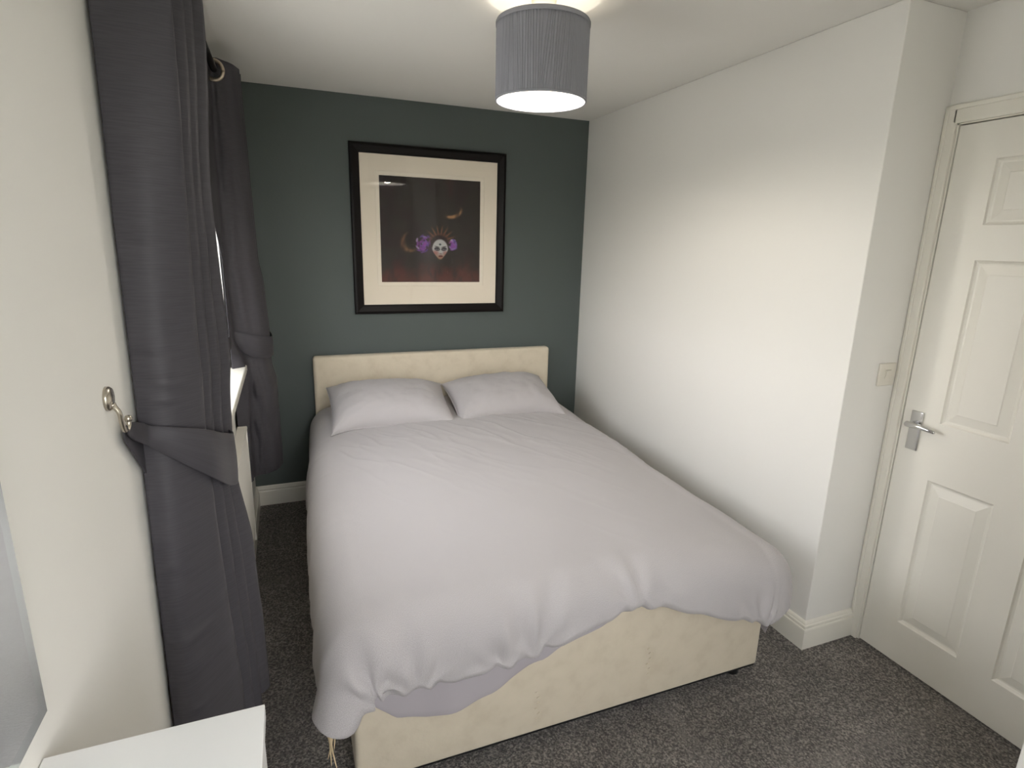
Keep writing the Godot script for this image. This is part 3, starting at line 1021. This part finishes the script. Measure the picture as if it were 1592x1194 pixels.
func picture() -> void:
	var o := thing("framed_picture", Vector3(-1.03, 1.14, 0.0), "square dark framed print of a pale face with purple flowers, on the green wall", "picture")
	var x0 := -1.497
	var x1 := -0.565
	var y0 := 1.140
	var y1 := 2.097
	# mitred moulding: profile [inset, depth]
	var prof := [[0.0, 0.002], [0.0, 0.022], [0.004, 0.028], [0.016, 0.031], [0.030, 0.027], [0.042, 0.024], [0.047, 0.023], [0.050, 0.019], [0.054, 0.018], [0.055, 0.010]]
	var sides := [[[x0, y1], [x1, y1]], [[x1, y1], [x1, y0]], [[x1, y0], [x0, y0]], [[x0, y0], [x0, y1]]]
	var cx := (x0 + x1) / 2
	var cy := (y0 + y1) / 2
	for s in sides:
		var st := begin()
		for k in prof.size() - 1:
			var q := []
			for e in [[0, k], [1, k], [1, k + 1], [0, k + 1]]:
				var p: Array = s[e[0]]
				var i: float = prof[e[1]][0]
				q.append(Vector3(p[0] + (i if p[0] < cx else -i), p[1] + (i if p[1] < cy else -i), prof[e[1]][1]))
			quad(st, q[0], q[1], q[2], q[3])
		obj("frame_side", done(st), M.frame, o)
	var st := box(Vector3(x0 + 0.01, y0 + 0.01, 0.001), Vector3(x1 - 0.01, y1 - 0.01, 0.006))
	obj("backing_board", st, M.backing, o)
	# two mounts with bevelled openings
	var ax0 := -1.336
	var ax1 := -0.725
	var ay0 := 1.326
	var ay1 := 1.931
	mount("outer_mount", o, [x0 + 0.05, x1 - 0.05, y0 + 0.05, y1 - 0.05], [ax0 - 0.022, ax1 + 0.022, ay0 - 0.022, ay1 + 0.022], 0.0125, M.mount)
	mount("inner_mount", o, [ax0 - 0.05, ax1 + 0.05, ay0 - 0.05, ay1 + 0.05], [ax0, ax1, ay0, ay1], 0.0100, M.mount_core)
	st = begin()
	var art := StandardMaterial3D.new()
	art.albedo_texture = ImageTexture.create_from_image(art_image())
	art.roughness = 0.7
	var vs := [[ax0 - 0.004, ay1 + 0.004, 0, 0], [ax1 + 0.004, ay1 + 0.004, 1, 0], [ax1 + 0.004, ay0 - 0.004, 1, 1], [ax0 - 0.004, ay0 - 0.004, 0, 1]]
	for k in [0, 1, 2, 0, 2, 3]:
		st.set_uv(Vector2(vs[k][2], vs[k][3]))
		st.add_vertex(Vector3(vs[k][0], vs[k][1], 0.0085))
	obj("print", done(st), art, o)
	obj("glass", box(Vector3(x0 + 0.05, y0 + 0.05, 0.0145), Vector3(x1 - 0.05, y1 - 0.05, 0.0165)), M.glass, o)

func mount(called: String, o: Node3D, a: Array, b: Array, z: float, m: Material) -> void:
	var st := begin()
	var A := [Vector3(a[0], a[3], z), Vector3(a[1], a[3], z), Vector3(a[1], a[2], z), Vector3(a[0], a[2], z)]
	var B := [Vector3(b[0], b[3], z), Vector3(b[1], b[3], z), Vector3(b[1], b[2], z), Vector3(b[0], b[2], z)]
	var e := 0.0015
	var C := [Vector3(b[0] + e, b[3] - e, z - e), Vector3(b[1] - e, b[3] - e, z - e), Vector3(b[1] - e, b[2] + e, z - e), Vector3(b[0] + e, b[2] + e, z - e)]
	for k in 4:
		quad(st, A[k], A[(k + 1) % 4], B[(k + 1) % 4], B[k])
		quad(st, B[k], B[(k + 1) % 4], C[(k + 1) % 4], C[k])
	obj(called, done(st), m, o)

# ---------------------------------------------------------------- lamp
const LAMP := Vector3(-1.030, 2.030, 1.58)

func lamp() -> void:
	var o := thing("pendant_lamp", Vector3(LAMP.x, H, LAMP.z), "grey pleated drum shade pendant lamp hanging lit over the bed", "lamp")
	var R := 0.150
	var hgt := 0.232
	var n := FastNoiseLite.new()
	n.seed = 3
	n.frequency = 1.0
	# pleated cloth: each pleat a ridge that leans its own way
	var rows := []
	var N := 720
	var P := 110.0
	for i in 15:
		var t := i / 14.0
		var l := PackedVector3Array()
		for k in N + 1:
			var a := TAU * k / N
			var lean := n.get_noise_2d(cos(a) * 1.3, sin(a) * 1.3) * 0.30 * (t - 0.5)
			var ph := (a + lean) * P + 1.2 * n.get_noise_2d(cos(a) * 4.0 + 9.0, sin(a) * 4.0)
			var rr := R + 0.0016 * sin(ph) + 0.0008 * sin(ph * 0.5 + 1.0) + 0.002 * cos((t - 0.5) * PI) * 0.0
			l.append(LAMP + Vector3(cos(a) * rr, hgt * (1.0 - t), sin(a) * rr))
		rows.append(l)
	var st := begin()
	grid(st, rows)
	obj("pleated_cover", done(st), M.shade, o)
	# white lining
	st = begin()
	lathe(st, LAMP, [[R - 0.0035, 0.002], [R - 0.0035, hgt - 0.002]], 96)
	obj("lining", done(st), M.shade_lining, o)
	# folded cloth rims
	for y in [0.0, hgt]:
		st = begin()
		var loop := []
		for k in 97:
			loop.append(LAMP + Vector3(cos(TAU * k / 96) * (R - 0.001), y, sin(TAU * k / 96) * (R - 0.001)))
		tube(st, loop, [0.0038], 8)
		if y > 0:
			lathe(st, LAMP, [[R + 0.0035, y - 0.012], [R + 0.004, y - 0.002], [R + 0.001, y + 0.003]], 96)
		obj("rim", done(st), M.shade, o)
	# spider, lamp holder, bulb
	st = begin()
	for k in 3:
		var a := TAU * k / 3 + 0.4
		tube(st, [LAMP + Vector3(0, hgt - 0.02, 0), LAMP + Vector3(cos(a) * (R - 0.003), hgt - 0.006, sin(a) * (R - 0.003))], [0.0018], 6)
	obj("spider", done(st), M.cord, o)
	st = begin()
	lathe(st, LAMP, [[0.004, hgt + 0.02], [0.012, hgt + 0.012], [0.019, hgt - 0.012], [0.019, hgt - 0.122], [0.0, hgt - 0.122]], 24)
	obj("lamp_holder", done(st), M.white_plastic, o)
	st = begin()
	lathe(st, LAMP + Vector3(0, 0.052, 0), [[0.043, 0.012], [0.045, 0.002], [0.043, -0.012], [0.034, -0.026], [0.019, -0.036], [0.0, -0.040]], 24)
	obj("bulb", done(st), M.bulb, o)
	st = begin()
	lathe(st, LAMP + Vector3(0, 0.052, 0), [[0.0, 0.066], [0.014, 0.064], [0.019, 0.050], [0.036, 0.028], [0.046, 0.016], [0.046, 0.011], [0.0, 0.011]], 24)
	obj("bulb_housing", done(st), M.white_plastic, o)
	st = begin()
	tube(st, [LAMP + Vector3(0, hgt + 0.01, 0), Vector3(LAMP.x, H - 0.015, LAMP.z)], [0.0036], 10)
	obj("cord", done(st), M.cord, o)
	st = begin()
	lathe(st, Vector3(LAMP.x, H, LAMP.z), [[0.006, -0.028], [0.03, -0.024], [0.040, -0.016], [0.042, 0.0]], 32)
	obj("ceiling_rose", done(st), M.white_plastic, o)
	var om := OmniLight3D.new()
	om.name = "bulb_light"
	om.light_color = LAMP_COLOR
	om.light_energy = LAMP_ENERGY
	om.omni_range = 12.0
	om.omni_attenuation = 2.0
	om.light_size = 0.045
	om.shadow_enabled = true
	o.add_child(om)
	om.position = LAMP + Vector3(0, 0.047, 0) - o.position

# ---------------------------------------------------------------- other things
func radiator() -> void:
	var o := thing("radiator", Vector3(-2.08, 0.15, 1.55), "white panel radiator under the window, behind the near curtain", "radiator")
	var z0 := 0.93
	var z1 := 2.02
	var y0 := 0.25
	var y1 := 0.785
	var st := begin()
	# front panel with pressed vertical flutes
	var rows := []
	for i in 9:
		var t := i / 8.0
		var y := lerpf(y0, y1 - 0.012, t)
		var e := sin(clampf(t * 6.0, 0, 1) * PI / 2) * sin(clampf((1 - t) * 6.0, 0, 1) * PI / 2)
		var l := PackedVector3Array()
		for k in 221:
			var z := lerpf(z0, z1, k / 220.0)
			var s := pow(absf(sin((z - z0) * PI / 0.034)), 0.5)
			l.append(Vector3(-2.066 + 0.006 * e * s, y, z))
		rows.append(l)
	grid(st, rows)
	bx(st, Vector3(-2.092, y0, z0), Vector3(-2.067, y1 - 0.012, z1))
	obj("front_panel", done(st), M.radiator, o)
	obj("top_grille", box(Vector3(-2.096, y1 - 0.012, z0 - 0.004), Vector3(-2.058, y1, z1 + 0.004), 0.003), M.radiator, o)
	obj("side_panel", box(Vector3(-2.096, y0, z0 - 0.006), Vector3(-2.060, y1, z0), 0.002), M.radiator, o)
	obj("side_panel", box(Vector3(-2.096, y0, z1), Vector3(-2.060, y1, z1 + 0.006), 0.002), M.radiator, o)
	for z in [z0 + 0.12, z1 - 0.12]:
		obj("bracket", box(Vector3(WL, y0 + 0.05, z - 0.015), Vector3(-2.09, y1 - 0.06, z + 0.015)), M.radiator, o)
	for z in [z0 - 0.02, z1 + 0.02]:
		st = begin()
		tube(st, [Vector3(-2.082, 0.0, z), Vector3(-2.082, y0 + 0.03, z), Vector3(-2.082, y0 + 0.035, z + (0.03 if z < 1.5 else -0.03))], [0.0075], 10)
		obj("pipe", done(st), M.radiator, o)

func cabinet() -> void:
	var o := thing("cabinet", Vector3(-2.01, 0, 3.15), "narrow white glossy cabinet against the left wall, under the mirror", "cabinet")
	var z0 := 2.887
	var z1 := 3.44
	var top := 1.06
	obj("top", box(Vector3(WL + 0.001, top - 0.018, z0), Vector3(-1.911, top, z1), 0.0015), M.cabinet, o)
	obj("body", box(Vector3(WL + 0.022, 0.0, z0 + 0.006), Vector3(-1.930, top - 0.018, z1 - 0.006)), M.cabinet, o)
	for k in 4:
		var y := 0.07 + k * 0.243
		obj("drawer_front", box(Vector3(-1.930, y, z0 + 0.004), Vector3(-1.914, y + 0.238, z1 - 0.004), 0.0015), M.cabinet, o)
	# mirror on the wall above
	var m := thing("mirror", Vector3(WL, 1.105, 3.1), "frameless wall mirror with a slanted glass rim, above the narrow white cabinet", "mirror")
	var a0 := 2.877
	var a1 := 3.40
	var b0 := 1.105
	var b1 := 1.95
	var x := WL + 0.008
	var w := 0.014
	var st := begin()
	quad(st, Vector3(x, b0 + w, a0 + w), Vector3(x, b0 + w, a1 - w), Vector3(x, b1 - w, a1 - w), Vector3(x, b1 - w, a0 + w))
	obj("glass", done(st), M.mirror, m)
	st = begin()
	var I := [Vector3(x, b0 + w, a0 + w), Vector3(x, b0 + w, a1 - w), Vector3(x, b1 - w, a1 - w), Vector3(x, b1 - w, a0 + w)]
	var xo := WL + 0.0078
	var O := [Vector3(xo, b0, a0), Vector3(xo, b0, a1), Vector3(xo, b1, a1), Vector3(xo, b1, a0)]
	for k in 4:
		quad(st, O[k], O[(k + 1) % 4], I[(k + 1) % 4], I[k])
	obj("bevel", done(st), M.mirror_bevel, m)
	obj("edge", box(Vector3(WL + 0.001, b0, a0), Vector3(WL + 0.0077, b1, a1)), M.green_glass, m)

# ---------------------------------------------------------------- scene
const LAMP_ENERGY := 0.42
const LAMP_COLOR := Color(1.0, 0.97, 0.92)
const SKY_ENERGY := 2.85
const EXPOSURE := 1.0

func _ready() -> void:
	var cam := Camera3D.new()
	cam.name = "camera"
	cam.fov = 68.19
	cam.keep_aspect = Camera3D.KEEP_HEIGHT
	cam.near = 0.02
	cam.position = Vector3(-1.85666, 1.56461, 3.47627)
	cam.rotation = Vector3(-0.24152, -0.37620, 0.02486)
	add_child(cam)
	cam.current = true
	var sky := Sky.new()
	var sm := ProceduralSkyMaterial.new()
	sm.sky_top_color = Color(0.93, 0.94, 0.96)
	sm.sky_horizon_color = Color(0.97, 0.96, 0.95)
	sm.ground_horizon_color = Color(0.75, 0.76, 0.74)
	sm.ground_bottom_color = Color(0.45, 0.46, 0.42)
	sm.sky_energy_multiplier = SKY_ENERGY
	sm.ground_energy_multiplier = SKY_ENERGY
	sky.sky_material = sm
	var env := Environment.new()
	env.background_mode = Environment.BG_SKY
	env.sky = sky
	env.tonemap_mode = Environment.TONE_MAPPER_LINEAR
	env.tonemap_exposure = EXPOSURE
	env.sdfgi_enabled = true
	env.ssao_enabled = true
	env.ssil_enabled = true
	var we := WorldEnvironment.new()
	we.environment = env
	add_child(we)
	materials()
	lamp()
	setting()
	bed()
	curtain_near()
	curtain_far()
	holdback()
	picture()
	radiator()
	cabinet()
